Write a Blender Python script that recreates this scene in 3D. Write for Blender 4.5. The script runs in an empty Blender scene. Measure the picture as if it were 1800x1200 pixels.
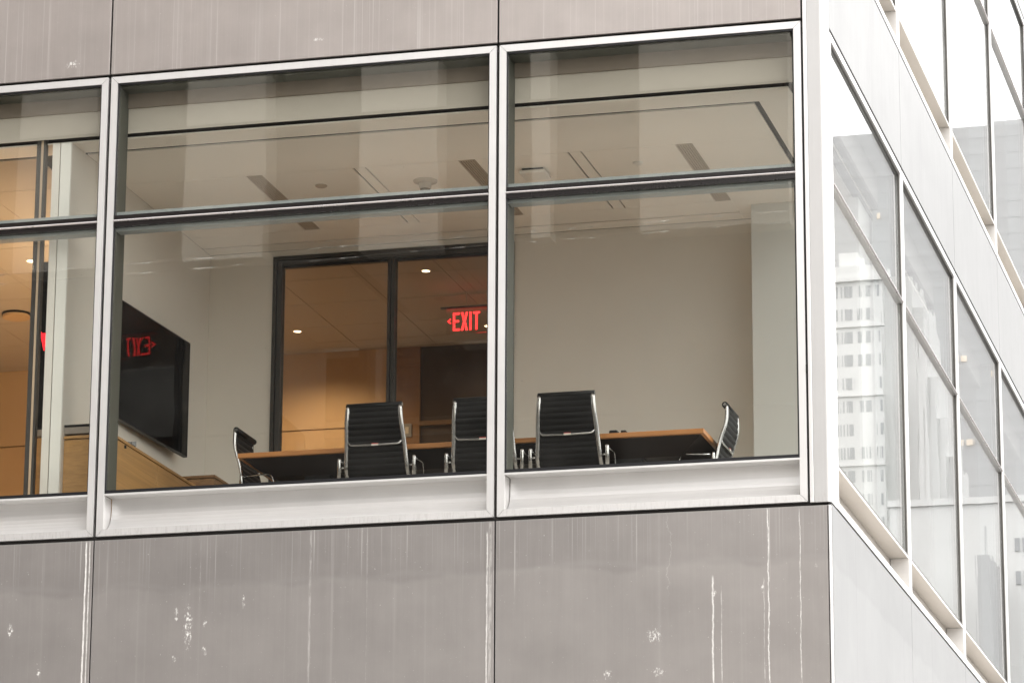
import bpy, bmesh, math, random
from mathutils import Vector, Matrix
random.seed(7)
scene = bpy.context.scene
col = scene.collection
R = math.radians

# ------------------------------------------------------------------ camera
cam_d = bpy.data.cameras.new('camera')
cam_d.lens = 128.46
cam_d.sensor_width = 36.0
cam_d.clip_start = 0.5
cam_d.clip_end = 4000.0
cam = bpy.data.objects.new('camera', cam_d)
col.objects.link(cam)
right = Vector((0.96767, 0.25214, 0.00575)); fwd = Vector((-0.24382, 0.93590, 0.25426))
right.normalize(); fwd.normalize()
up = right.cross(fwd).normalized()
m = Matrix((right, up, -fwd)).transposed().to_4x4()
m.translation = Vector((4.449, -26.5, 1.65))
cam.matrix_world = m
scene.camera = cam

# ------------------------------------------------------------------ sky, sun, exposure
SUN_DIR = Vector((0.80, -0.10, 0.62)).normalized()
SUN_EL = math.asin(SUN_DIR.z)
SUN_AZ = math.atan2(SUN_DIR.x, SUN_DIR.y)
world = bpy.data.worlds.new('World')
scene.world = world
world.use_nodes = True
wn = world.node_tree
wn.nodes.clear()
wo = wn.nodes.new('ShaderNodeOutputWorld')
bg = wn.nodes.new('ShaderNodeBackground')
sky = wn.nodes.new('ShaderNodeTexSky')
sky.sky_type = 'NISHITA'
sky.sun_disc = False
sky.sun_elevation = SUN_EL
sky.sun_rotation = SUN_AZ
sky.air_density = 1.0
sky.dust_density = 4.0
hs = wn.nodes.new('ShaderNodeHueSaturation')          # overcast: almost no blue left
hs.inputs['Saturation'].default_value = 0.10
wn.links.new(sky.outputs[0], hs.inputs['Color'])
cl = wn.nodes.new('ShaderNodeMix'); cl.data_type = 'RGBA'     # even cloud deck over the clear sky
cl.inputs[0].default_value = 0.75
cl.inputs[7].default_value = (10.0, 9.9, 9.8, 1)
wn.links.new(hs.outputs[0], cl.inputs[6])
wn.links.new(cl.outputs[2], bg.inputs['Color'])
bg.inputs['Strength'].default_value = 0.13
wn.links.new(bg.outputs[0], wo.inputs['Surface'])

sun_d = bpy.data.lights.new('sun', 'SUN')
sun_d.energy = 0.5
sun_d.angle = R(14)
sun_d.color = (1.0, 0.965, 0.92)
sun = bpy.data.objects.new('sun', sun_d)
col.objects.link(sun)
sun.rotation_euler = SUN_DIR.to_track_quat('Z', 'Y').to_euler()
sun.location = (30, -10, 60)

vs = scene.view_settings
vs.view_transform = 'Standard'
vs.look = 'None'
vs.exposure = 1.38
vs.gamma = 1.0
vs.use_curve_mapping = False
scene.render.engine = 'CYCLES'
cy = scene.cycles
cy.max_bounces = 14
cy.diffuse_bounces = 7
cy.glossy_bounces = 6
cy.transmission_bounces = 6
cy.transparent_max_bounces = 24
cy.use_denoising = True
cy.sample_clamp_indirect = 8.0
cy.caustics_reflective = False
cy.caustics_refractive = False


# ------------------------------------------------------------------ node helper
class V:
    """a node socket with arithmetic"""
    def __init__(s, t, sock): s.t = t; s.s = sock
    def _m(s, op, *o, clamp=False):
        n = s.t.nodes.new('ShaderNodeMath'); n.operation = op; n.use_clamp = clamp
        for i, x in enumerate((s,) + o):
            if isinstance(x, V): s.t.links.new(x.s, n.inputs[i])
            else: n.inputs[i].default_value = x
        return V(s.t, n.outputs[0])
    def __add__(s, o): return s._m('ADD', o)
    __radd__ = __add__
    def __sub__(s, o): return s._m('SUBTRACT', o)
    def __rsub__(s, o): return (s * -1.0) + o
    def __mul__(s, o): return s._m('MULTIPLY', o)
    __rmul__ = __mul__
    def __truediv__(s, o): return s._m('DIVIDE', o)
    def abs(s): return s._m('ABSOLUTE')
    def pow(s, o): return s._m('POWER', o)
    def max(s, o): return s._m('MAXIMUM', o)
    def min(s, o): return s._m('MINIMUM', o)
    def clamp(s): return s._m('ADD', 0.0, clamp=True)
    def step(s, a, b):
        n = s.t.nodes.new('ShaderNodeMapRange'); n.interpolation_type = 'SMOOTHSTEP'
        s.t.links.new(s.s, n.inputs[0])
        n.inputs[1].default_value = min(a, b); n.inputs[2].default_value = max(a, b)
        n.inputs[3].default_value = 0.0 if a < b else 1.0
        n.inputs[4].default_value = 1.0 if a < b else 0.0
        return V(s.t, n.outputs[0])


def new_mat(name):
    mt = bpy.data.materials.new(name)
    mt.use_nodes = True
    t = mt.node_tree
    t.nodes.clear()
    out = t.nodes.new('ShaderNodeOutputMaterial')
    return mt, t, out


def coords(t):
    tc = t.nodes.new('ShaderNodeTexCoord')
    sp = t.nodes.new('ShaderNodeSeparateXYZ')
    t.links.new(tc.outputs['Object'], sp.inputs[0])
    return tc, V(t, sp.outputs[0]), V(t, sp.outputs[1]), V(t, sp.outputs[2])


def combine(t, x, y, z):
    c = t.nodes.new('ShaderNodeCombineXYZ')
    for i, v in enumerate((x, y, z)):
        if isinstance(v, V): t.links.new(v.s, c.inputs[i])
        else: c.inputs[i].default_value = v
    return c.outputs[0]


def noise(t, vec, scale=1.0, detail=2.0, rough=0.5):
    n = t.nodes.new('ShaderNodeTexNoise')
    t.links.new(vec, n.inputs['Vector'])
    n.inputs['Scale'].default_value = scale
    n.inputs['Detail'].default_value = detail
    n.inputs['Roughness'].default_value = rough
    return V(t, n.outputs['Fac'])


def mixc(t, f, a, b):
    n = t.nodes.new('ShaderNodeMix'); n.data_type = 'RGBA'
    if isinstance(f, V): t.links.new(f.s, n.inputs[0])
    else: n.inputs[0].default_value = f
    for i, c in ((6, a), (7, b)):
        if isinstance(c, (tuple, list)): n.inputs[i].default_value = (*c[:3], 1)
        else: t.links.new(c, n.inputs[i])
    return n.outputs[2]


def bump(t, h, strength, dist=0.01):
    b = t.nodes.new('ShaderNodeBump')
    b.inputs['Strength'].default_value = strength
    b.inputs['Distance'].default_value = dist
    t.links.new(h.s, b.inputs['Height'])
    return b.outputs[0]


def principled(t, out, color, rough=0.5, metal=0.0, normal=None, spec=0.5):
    p = t.nodes.new('ShaderNodeBsdfPrincipled')
    if isinstance(color, (tuple, list)): p.inputs['Base Color'].default_value = (*color[:3], 1)
    else: t.links.new(color, p.inputs['Base Color'])
    if isinstance(rough, V): t.links.new(rough.s, p.inputs['Roughness'])
    else: p.inputs['Roughness'].default_value = rough
    if isinstance(metal, V): t.links.new(metal.s, p.inputs['Metallic'])
    else: p.inputs['Metallic'].default_value = metal
    p.inputs['Specular IOR Level'].default_value = spec
    if normal is not None: t.links.new(normal, p.inputs['Normal'])
    t.links.new(p.outputs[0], out.inputs['Surface'])
    return p


def plain(name, c, rough=0.5, metal=0.0, var=0.06, scale=6.0, bmp=0.0, spec=0.5):
    mt, t, out = new_mat(name)
    tc, x, y, z = coords(t)
    n = noise(t, tc.outputs['Object'], scale, 5.0, 0.6)
    a = tuple(v * (1 - var) for v in c); b = tuple(min(1, v * (1 + var)) for v in c)
    nm = bump(t, noise(t, tc.outputs['Object'], scale * 30, 2.0), bmp, 0.002) if bmp else None
    principled(t, out, mixc(t, n, a, b), rough, metal, nm, spec)
    return mt


def emit(name, c, s):
    mt, t, out = new_mat(name)
    e = t.nodes.new('ShaderNodeEmission')
    e.inputs[0].default_value = (*c, 1); e.inputs[1].default_value = s
    t.links.new(e.outputs[0], out.inputs['Surface'])
    return mt


# ---- weathered aluminium of the spandrel panels
def panel_metal(name, base, pale, drips, blots, side, metal=0.55, streak=1.0):
    mt, t, out = new_mat(name)
    tc, x, y, z = coords(t)
    u = y if side else x
    fine = noise(t, combine(t, u * 70.0, 0.0, z * 1.1), 1.0, 3.0, 0.7)
    mid = noise(t, combine(t, u * 14.0, 3.0, z * 0.5), 1.0, 3.0, 0.6)
    big = noise(t, combine(t, u * 0.9, 7.0, z * 1.3), 1.0, 3.0, 0.55)
    cloud = noise(t, combine(t, u * 3.2, 4.0, z * 2.6), 1.0, 5.0, 0.65)
    refl_band = (z - 7.03 - (noise(t, combine(t, u * 1.1, 2.0, 0.0), 1.0, 3.0, 0.6) - 0.5) * 0.34).step(-0.03, 0.02) * z.step(7.6, 7.5)  # wavy dark reflection painted into the top of the lower panels
    f = ((fine - 0.5) * 0.34 + (mid - 0.5) * 0.28 + (big - 0.5) * 1.15 + (cloud - 0.5) * 0.7 + 0.50 - refl_band * 0.34).clamp()
    c = mixc(t, f, base, tuple(min(1.0, v * 1.36) for v in base))
    # run-off streaks that start at the top edge of the lower panels
    sk = noise(t, combine(t, u * 62.0, 11.0, z * 0.12), 1.0, 3.0, 0.8).step(0.55, 0.72)
    ln = noise(t, combine(t, u * 46.0, 17.0, 0.0), 1.0, 1.0)
    fade = ((z - 7.44) * -1.0 - ln * 1.1).step(-0.02, -0.50)
    m1 = sk * fade * (0.55 * streak)
    # long faint runs
    m2 = noise(t, combine(t, u * 24.0, 23.0, z * 0.05), 1.0, 1.0).step(0.64, 0.78) * (0.07 * streak)
    # pin specks
    m3 = noise(t, combine(t, u * 85.0, 5.0, z * 60.0), 1.0, 1.0).step(0.735, 0.78) * 0.7 * streak
    # faint pale line along the lower edge of the painted reflection band
    band_edge = (z - 7.05 - (noise(t, combine(t, u * 1.3, 2.0, 0.0), 1.0, 2.0) - 0.5) * 0.22)
    m4 = band_edge.abs().step(0.04, 0.0) * 0.03
    m = m1.max(m2).max(m3).max(m4)
    # mineral drips, each at its own place
    wob = noise(t, combine(t, z * 2.6, 0.0, 4.0), 1.0, 5.0, 0.75) - 0.5
    thin = noise(t, combine(t, z * 14.0, 2.0, 8.0), 1.0, 3.0, 0.7) * 0.010 - 0.002
    brk = noise(t, combine(t, u * 60.0, 1.0, z * 9.0), 1.0, 3.0, 0.75)
    for (du, z0, z1, w, am, ph) in drips:
        d = (u - du + wob * (ph * 0.9)).abs() + thin
        k = d.step(w * 0.95, w * 0.3) * z.step(z0 - 0.02, z0 + 0.05) * z.step(z1 + 0.02, z1 - 0.02) * brk.step(0.46 - 0.26 * am, 0.57)
        m = m.max(k * min(1.0, am))
    rag = noise(t, combine(t, u * 75.0, 9.0, z * 34.0), 1.0, 3.0, 0.8)
    for (bu, bz, ru, rz) in blots:
        q = ((u - bu) / ru).pow(2.0) + ((z - bz) / rz).pow(2.0)
        k = (rag + q.step(1.0, 0.0) * 0.17 - 0.08).step(0.60, 0.66) * q.step(1.0, 0.6)
        m = m.max(k * 0.9)
    c = mixc(t, m, c, pale)
    wave = noise(t, combine(t, u * 0.8, 1.0, z * 1.1), 1.0, 2.0)
    hgt = wave + fine * 0.010
    principled(t, out, c, (m * 0.3 + (fine - 0.5) * 0.12 + 0.36).clamp(), m * (-metal) + metal, bump(t, hgt, 0.28, 0.03))
    return mt


DRIPS = [(-0.485, 5, 7.43, 0.010, 1.0, .06), (-0.243, 5, 7.42, 0.008, .95, .05), (-0.91, 5, 6.93, 0.013, .85, .05), (-0.845, 5, 6.85, 0.008, .75, .03),
         (-0.52, 5, 6.9, 0.008, .55, .04), (-2.665, 5, 7.35, 0.012, .8, .03), (-2.64, 5, 7.43, 0.022, .35, .01),
         (-5.935, 5, 7.43, 0.014, 1.1, .03), (-5.905, 5, 7.43, 0.010, 1.1, .015), (-1.25, 6.8, 7.43, 0.008, .35, .3),
         (-3.62, 5, 7.43, 0.006, .4, .02), (-4.08, 5, 7.43, 0.016, .28, .02), (-2.43, 6.95, 7.38, .005, .4, .02), (-4.98, 6.9, 7.40, .006, .4, .02)]
BLOTS = [(-5.07, 6.72, .055, .26), (-5.17, 6.82, .03, .08), (-4.93, 6.52, .03, .07), (-4.93, 6.74, .025, .05), (-1.36, 6.50, .09, .08), (-1.33, 6.22, .07, .05),
         (-1.72, 6.22, .06, .06), (-.90, 6.8, .03, .07), (-.53, 6.82, .03, .05), (-.12, 6.98, .02, .03), (-6.55, 6.75, .04, .09), (-6.3, 6.4, .03, .05),
         (-5.18, 6.47, .02, .05), (-4.62, 6.9, .02, .1),
         (-4.9, 11.44, .12, .05), (-5.3, 11.42, .08, .04), (-6.2, 11.42, .1, .05), (-4.1, 11.46, .06, .03)]
M_panel = panel_metal('weathered aluminium panel', (0.325, 0.303, 0.290), (0.80, 0.78, 0.75), DRIPS, BLOTS, False)
M_panel_up = panel_metal('aluminium panel above the window', (0.375, 0.338, 0.318), (0.80, 0.78, 0.75), [], BLOTS[-2:], False, streak=0.55)
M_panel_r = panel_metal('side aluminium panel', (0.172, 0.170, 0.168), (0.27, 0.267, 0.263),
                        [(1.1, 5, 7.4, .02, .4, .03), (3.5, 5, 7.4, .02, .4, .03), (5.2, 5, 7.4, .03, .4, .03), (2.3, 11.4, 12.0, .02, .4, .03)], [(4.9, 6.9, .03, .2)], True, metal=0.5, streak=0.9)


def satin(name, c, rough=0.34, metal=0.6, vert=True):
    mt, t, out = new_mat(name)
    tc, x, y, z = coords(t)
    f = noise(t, combine(t, x * 60.0, y * 60.0, z * 2.0) if vert else combine(t, x * 2.0, y * 2.0, z * 60.0), 1.0, 3.0, 0.7)
    g = noise(t, tc.outputs['Object'], 2.4, 4.0, 0.65)
    k = ((f - 0.5) * 0.55 + (g - 0.5) * 0.9 + 0.5).clamp()
    c2 = mixc(t, k, tuple(v * 0.90 for v in c), tuple(min(1, v * 1.06) for v in c))
    # grime along the bottom rail
    dirt = noise(t, combine(t, x * 55.0, y * 55.0, z * 9.0), 1.0, 4.0, 0.7).step(0.46, 0.70) * z.step(7.56, 7.49) * z.step(7.0, 7.2)
    c2 = mixc(t, dirt * 0.25, c2, (0.36, 0.33, 0.30))
    principled(t, out, c2, (k * 0.12 + rough).clamp(), metal, bump(t, f, 0.05, 0.004))
    return mt


M_frame = satin('satin aluminium frame', (0.79, 0.775, 0.76))
M_sill = satin('satin aluminium cove', (0.83, 0.815, 0.80), 0.26, 0.45, False)
M_sill_s = satin('side cove metal', (0.66, 0.62, 0.57), 0.4, 0.3, False)
M_col = satin('satin aluminium corner', (0.56, 0.55, 0.54), 0.36, 0.5)
M_dark = plain('dark joint', (0.022, 0.019, 0.017), 0.8, var=.2)
M_gasket = plain('black gasket', (0.012, 0.012, 0.014), 0.35, var=.2)
M_gasket_s = plain('grey side gasket', (0.10, 0.092, 0.082), 0.5)
M_bronze = plain('dark bronze bar', (0.016, 0.013, 0.013), 0.22, 0.0)
M_rib = satin('polished bar', (0.62, 0.58, 0.57), 0.22, 0.8, False)
M_jamb = plain('olive grey jamb', (0.085, 0.088, 0.072), 0.55)
M_tline = plain('blue grey transom lining', (0.33, 0.365, 0.37), 0.5)
M_wall = plain('beige grey wall paint', (0.75, 0.72, 0.66), 0.75, var=.03, scale=3, bmp=.05)
M_white = plain('white wall paint', (0.78, 0.78, 0.74), 0.6, var=.02)
M_ceil = plain('ceiling paint', (0.86, 0.82, 0.75), 0.8, var=.02, scale=2)
M_tile = plain('mineral ceiling tile', (0.46, 0.405, 0.34), .85, var=.02, scale=2)
M_reveal = plain('dark ceiling reveal', (0.03, 0.025, 0.02), 0.8)
M_vent = plain('brown linear diffuser', (0.52, 0.45, 0.365), 0.6)
M_floor = plain('pale carpet', (0.66, 0.62, 0.56), 0.95, var=.2, scale=40)
M_orange = plain('amber wood veneer wall', (0.53, 0.365, 0.20), 0.55, var=.06, scale=3)
M_umber = plain('dark umber panel', (0.055, 0.035, 0.022), 0.5, var=.2)
M_pframe = plain('charcoal partition frame', (0.058, 0.055, 0.051), 0.5, spec=.2)
M_black = plain('black leather', (0.006, 0.006, 0.0065), 0.5, var=.3, scale=30, bmp=.15, spec=.22)
M_chrome = plain('polished chrome', (0.46, 0.455, 0.45), 0.18, 1.0, var=.02)
M_tag = plain('red tag', (0.55, 0.06, 0.05), 0.5)
M_tagw = plain('pale tag', (0.62, 0.58, 0.52), 0.4)
M_plastic = plain('dark plastic', (0.012, 0.012, 0.0125), 0.4, spec=.25)
M_tvp = plain('matte black', (.006, .006, .006), .5, spec=.1)
mt, t, out = new_mat('black screen')
tc, x, y, z = coords(t)
principled(t, out, (0.002, 0.002, 0.0022), 0.015, 0.0, bump(t, noise(t, tc.outputs['Object'], 2.6, 1.0), 1.0, 0.0014), 0.12)
M_tv = mt
M_pale = plain('off white plastic', (0.72, 0.70, 0.65), 0.45)
M_grey = plain('grey plastic', (0.30, 0.31, 0.32), 0.5)
M_barg = plain('grey brown casing', (0.27, 0.235, 0.20), 0.5)


def wood(name, c, axis='x', rough=0.42):
    mt, t, out = new_mat(name)
    tc, x, y, z = coords(t)
    s = {'x': (1.2, 14, 60), 'y': (14, 1.2, 60), 'z': (60, 60, 1.5)}[axis]
    v = combine(t, x * float(s[0]), y * float(s[1]), z * float(s[2]))
    n1 = noise(t, v, 1.0, 4.0, 0.6)
    n2 = noise(t, v, 0.25, 2.0, 0.5)
    k = ((n1 - 0.5) * 1.1 + n2).clamp()
    principled(t, out, mixc(t, k, tuple(q * 0.72 for q in c), tuple(min(1, q * 1.2) for q in c)), rough)
    return mt


M_table = wood('orange cherry veneer', (0.50, 0.215, 0.065))
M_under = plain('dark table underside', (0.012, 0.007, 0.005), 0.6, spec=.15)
M_cred = wood('honey oak veneer', (0.45, 0.255, 0.095), 'y')
M_cred2 = wood('brown veneer', (0.28, 0.155, 0.065), 'y')


# ---- window glass: clear sheet, Schlick reflection, a veil of dust
def glass(name, tint=(0.985, 0.985, 0.965), wave=0.0, dust=1.0, scratch=True, mirror=0.0, side=False):
    mt, t, out = new_mat(name)
    tc, x, y, z = coords(t)
    u = y if side else x
    lw = t.nodes.new('ShaderNodeLayerWeight'); lw.inputs['Blend'].default_value = 0.5
    fac = V(t, lw.outputs['Facing'])
    F = (fac.pow(5.0) * (0.955 - mirror) + (0.045 + mirror)).clamp()
    tr = t.nodes.new('ShaderNodeBsdfTransparent'); tr.inputs[0].default_value = (*tint, 1)
    gl = t.nodes.new('ShaderNodeBsdfGlossy'); gl.inputs['Roughness'].default_value = 0.0
    gl.inputs['Color'].default_value = (1, 1, 1, 1)
    if wave:
        h = noise(t, combine(t, u * 1.5, 0.0, z * 0.5), 1.0, 2.0, 0.45)
        nb = bump(t, h, 1.0, wave)
        t.links.new(nb, gl.inputs['Normal'])
    mx = t.nodes.new('ShaderNodeMixShader')
    t.links.new(F.s, mx.inputs[0]); t.links.new(tr.outputs[0], mx.inputs[1]); t.links.new(gl.outputs[0], mx.inputs[2])
    last = mx
    if dust:
        df = t.nodes.new('ShaderNodeBsdfDiffuse'); df.inputs[0].default_value = (0.72, 0.70, 0.66, 1)
        cloud = noise(t, combine(t, u * 1.7, 0.0, z * 1.3), 1.0, 4.0, 0.65)
        speck = noise(t, combine(t, u * 75.0, 0.0, z * 75.0), 1.0, 1.0).step(0.765, 0.80)
        hair = noise(t, combine(t, u * 38.0 + z * 30.0, 0.0, z * 7.0 - u * 8.0), 1.0, 2.0, 0.8).step(0.73, 0.79)
        dm = cloud.step(0.35, 0.85) * 0.010 + speck * 0.26 + hair * 0.075 + 0.001
        if scratch:
            zz = z - 9.70 - (u + 3.0) * 0.012
            w1 = (noise(t, combine(t, u * 1.1, 5.0, 0.0), 1.0, 2.0) - 0.5) * 0.06
            w2 = (noise(t, combine(t, u * 0.9, 9.0, 0.0), 1.0, 2.0) - 0.5) * 0.07
            dash = noise(t, combine(t, u * 3.3, 3.0, 0.0), 1.0, 2.0, 0.7).step(0.50, 0.66)
            l1 = (zz - w1 - 0.03).abs().step(0.007, 0.001)
            l2 = (zz - w2 + 0.055).abs().step(0.006, 0.001)
            dm = dm + (l1 + l2) * (dash * 0.20 + 0.012)
            drift = noise(t, combine(t, u * 30.0, 0.0, z * 2.0), 1.0, 2.0, 0.7).step(0.50, 0.80) * z.step(10.9, 11.2) * 0.035
            dm = dm + drift
        m2 = t.nodes.new('ShaderNodeMixShader')
        d = (dm * dust).clamp()
        t.links.new(d.s, m2.inputs[0]); t.links.new(mx.outputs[0], m2.inputs[1]); t.links.new(df.outputs[0], m2.inputs[2])
        last = m2
    t.links.new(last.outputs[0], out.inputs['Surface'])
    return mt


M_glass = glass('dusty front glass', wave=0.0005)
M_glass_r = glass('side glass', (0.97, 0.98, 0.98), wave=0.0005, mirror=0.10, dust=0.5, scratch=False, side=True)
M_glass_in = glass('inner partition glass', (0.80, 0.78, 0.74), dust=0.35, scratch=False)

# ------------------------------------------------------------------ mesh helpers


def finish(name, bm, mat, parent=None, smooth=False, bevel=0.0):
    bmesh.ops.recalc_face_normals(bm, faces=bm.faces[:])
    if bevel:
        bmesh.ops.bevel(bm, geom=bm.edges[:], offset=bevel, segments=2, affect='EDGES', profile=0.5, clamp_overlap=True)
    me = bpy.data.meshes.new(name)
    bm.to_mesh(me); bm.free()
    if smooth:
        for p in me.polygons: p.use_smooth = True
    me.materials.append(mat)
    o = bpy.data.objects.new(name, me)
    col.objects.link(o)
    if parent is not None:
        o.parent = parent
    return o


def box(bm, x0, x1, y0, y1, z0, z1, mp=None):
    vs = []
    for x in (x0, x1):
        for y in (y0, y1):
            for z in (z0, z1):
                p = (x, y, z)
                vs.append(bm.verts.new(mp(*p) if mp else p))
    for f in ((0, 1, 3, 2), (4, 6, 7, 5), (0, 4, 5, 1), (2, 3, 7, 6), (0, 2, 6, 4), (1, 5, 7, 3)):
        bm.faces.new([vs[i] for i in f])


def B(name, mat, parent, *dims, mp=None, bevel=0.0):
    bm = bmesh.new()
    if isinstance(dims[0], (tuple, list)):
        for d in dims: box(bm, *d, mp=mp)
    else:
        box(bm, *dims, mp=mp)
    return finish(name, bm, mat, parent, bevel=bevel)


def tube(bm, pts, r, n=10, flat=1.0):
    """round bar along a polyline, capped"""
    pts = [Vector(p) for p in pts]
    rings = []
    ref = None
    for i, p in enumerate(pts):
        d = (pts[min(i + 1, len(pts) - 1)] - pts[max(i - 1, 0)]).normalized()
        if ref is None:
            ref = Vector((0, 0, 1)) if abs(d.z) < 0.9 else Vector((1, 0, 0))
        a = (ref - d * ref.dot(d)).normalized()
        b = d.cross(a)
        ref = a
        rr = r[i] if isinstance(r, (list, tuple)) else r
        rings.append([bm.verts.new(p + a * math.cos(2 * math.pi * k / n) * rr + b * math.sin(2 * math.pi * k / n) * rr * flat) for k in range(n)])
    for i in range(len(rings) - 1):
        for k in range(n):
            bm.faces.new((rings[i][k], rings[i][(k + 1) % n], rings[i + 1][(k + 1) % n], rings[i + 1][k]))
    bm.faces.new(rings[0]); bm.faces.new(list(reversed(rings[-1])))


def lathe(bm, prof, cx=0, cy=0, n=24):
    rings = []
    for (r, z) in prof:
        rings.append([bm.verts.new((cx + r * math.cos(2 * math.pi * k / n), cy + r * math.sin(2 * math.pi * k / n), z)) for k in range(n)])
    for i in range(len(rings) - 1):
        for k in range(n):
            bm.faces.new((rings[i][k], rings[i][(k + 1) % n], rings[i + 1][(k + 1) % n], rings[i + 1][k]))
    bm.faces.new(rings[0]); bm.faces.new(list(reversed(rings[-1])))


def prism(bm, poly, a, b, mp):
    """extrude a 2-D outline from a to b; mp(s, p, q) -> point"""
    v0 = [bm.verts.new(mp(a, p, q)) for p, q in poly]
    v1 = [bm.verts.new(mp(b, p, q)) for p, q in poly]
    n = len(poly)
    for i in range(n):
        bm.faces.new((v0[i], v0[(i + 1) % n], v1[(i + 1) % n], v1[i]))
    bm.faces.new(v0); bm.faces.new(list(reversed(v1)))


def fillet(pts, r=0.03, seg=4):
    """round the inner corners of a polyline"""
    pts = [Vector(p) for p in pts]
    o = [pts[0]]
    for i in range(1, len(pts) - 1):
        p = pts[i]
        a = (pts[i - 1] - p); b = (pts[i + 1] - p)
        k = min(r, a.length * .45, b.length * .45)
        p0 = p + a.normalized() * k; p1 = p + b.normalized() * k
        for s in range(seg + 1):
            t = s / seg
            o.append(p0 * (1 - t) ** 2 + p * 2 * t * (1 - t) + p1 * t ** 2)
    o.append(pts[-1])
    return o


def thing(name, label, cat, loc=(0, 0, 0), rz=0.0, group=None):
    o = bpy.data.objects.new(name, None)
    col.objects.link(o)
    o.empty_display_size = 0.2
    o.location = loc; o.rotation_euler = (0, 0, rz)
    o['label'] = label; o['category'] = cat
    if group: o['group'] = group
    return o


def tag(o, label, cat, group=None):
    o['label'] = label; o['category'] = cat
    if group: o['group'] = group
    return o


def struct(o, label=None):
    o['kind'] = 'structure'
    if label: o['label'] = label
    return o


def dup(root, loc, rz, label):
    r = root.copy(); col.objects.link(r)
    r.location = loc; r.rotation_euler = (0, 0, rz); r['label'] = label
    for ch in list(root.children):
        c = ch.copy(); col.objects.link(c); c.parent = r
        for g in ch.children:
            d = g.copy(); col.objects.link(d); d.parent = c
    return r


# ------------------------------------------------------------------ ground
struct(B('street', plain('worn asphalt', (0.13, 0.128, 0.125), 0.9, var=.2, scale=3), None, -1500, 1500, -1500, 1500, -0.5, 0.0))
struct(B('pavement', plain('pavement concrete', (0.55, 0.53, 0.50), 0.85, var=.12, scale=2), None,
         (-60, 9, -12, 0.0, 0.0, 0.14), (0.0, 2.2, 0.003, 80, 0.0, 0.14)))
struct(B('pavement', plain('far pavement concrete', (0.40, 0.38, 0.36), 0.85, var=.12, scale=2), None, -90, 4, -41, -36, 0.0, 0.14))

# ------------------------------------------------------------------ the corner building
bld = thing('office_building', 'metal clad corner office building with wide windows above coved sills', 'building', (0, 0, 0))
FRONT = lambda u, d, z: (u, d, z)
SIDE = lambda u, d, z: (-d, u, z)
ZP, ZF0, ZF1, ZU = 7.437, 7.470, 11.281, 11.306
ROWH = 4.93
FW = 0.056
GT = 0.012


def frame_mesh(u0, u1, z0, z1, mp):
    """four mitred bars, hairline at the mitres"""
    bm = bmesh.new()
    w, g, d = FW, 0.0012, 0.05
    bars = [
        [(u0 + g * 2, z0), (u1 - g * 2, z0), (u1 - w - g * 2, z0 + w), (u0 + w + g * 2, z0 + w)],
        [(u0 + g * 2, z1), (u1 - g * 2, z1), (u1 - w - g * 2, z1 - w), (u0 + w + g * 2, z1 - w)],
        [(u0, z0 + g), (u0, z1 - g), (u0 + w, z1 - w - g), (u0 + w, z0 + w + g)],
        [(u1, z0 + g), (u1, z1 - g), (u1 - w, z1 - w - g), (u1 - w, z0 + w + g)],
    ]
    for poly in bars:
        prism(bm, poly, 0.0, d, lambda s, p, q: mp(p, s, q))
    return bm


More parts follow.
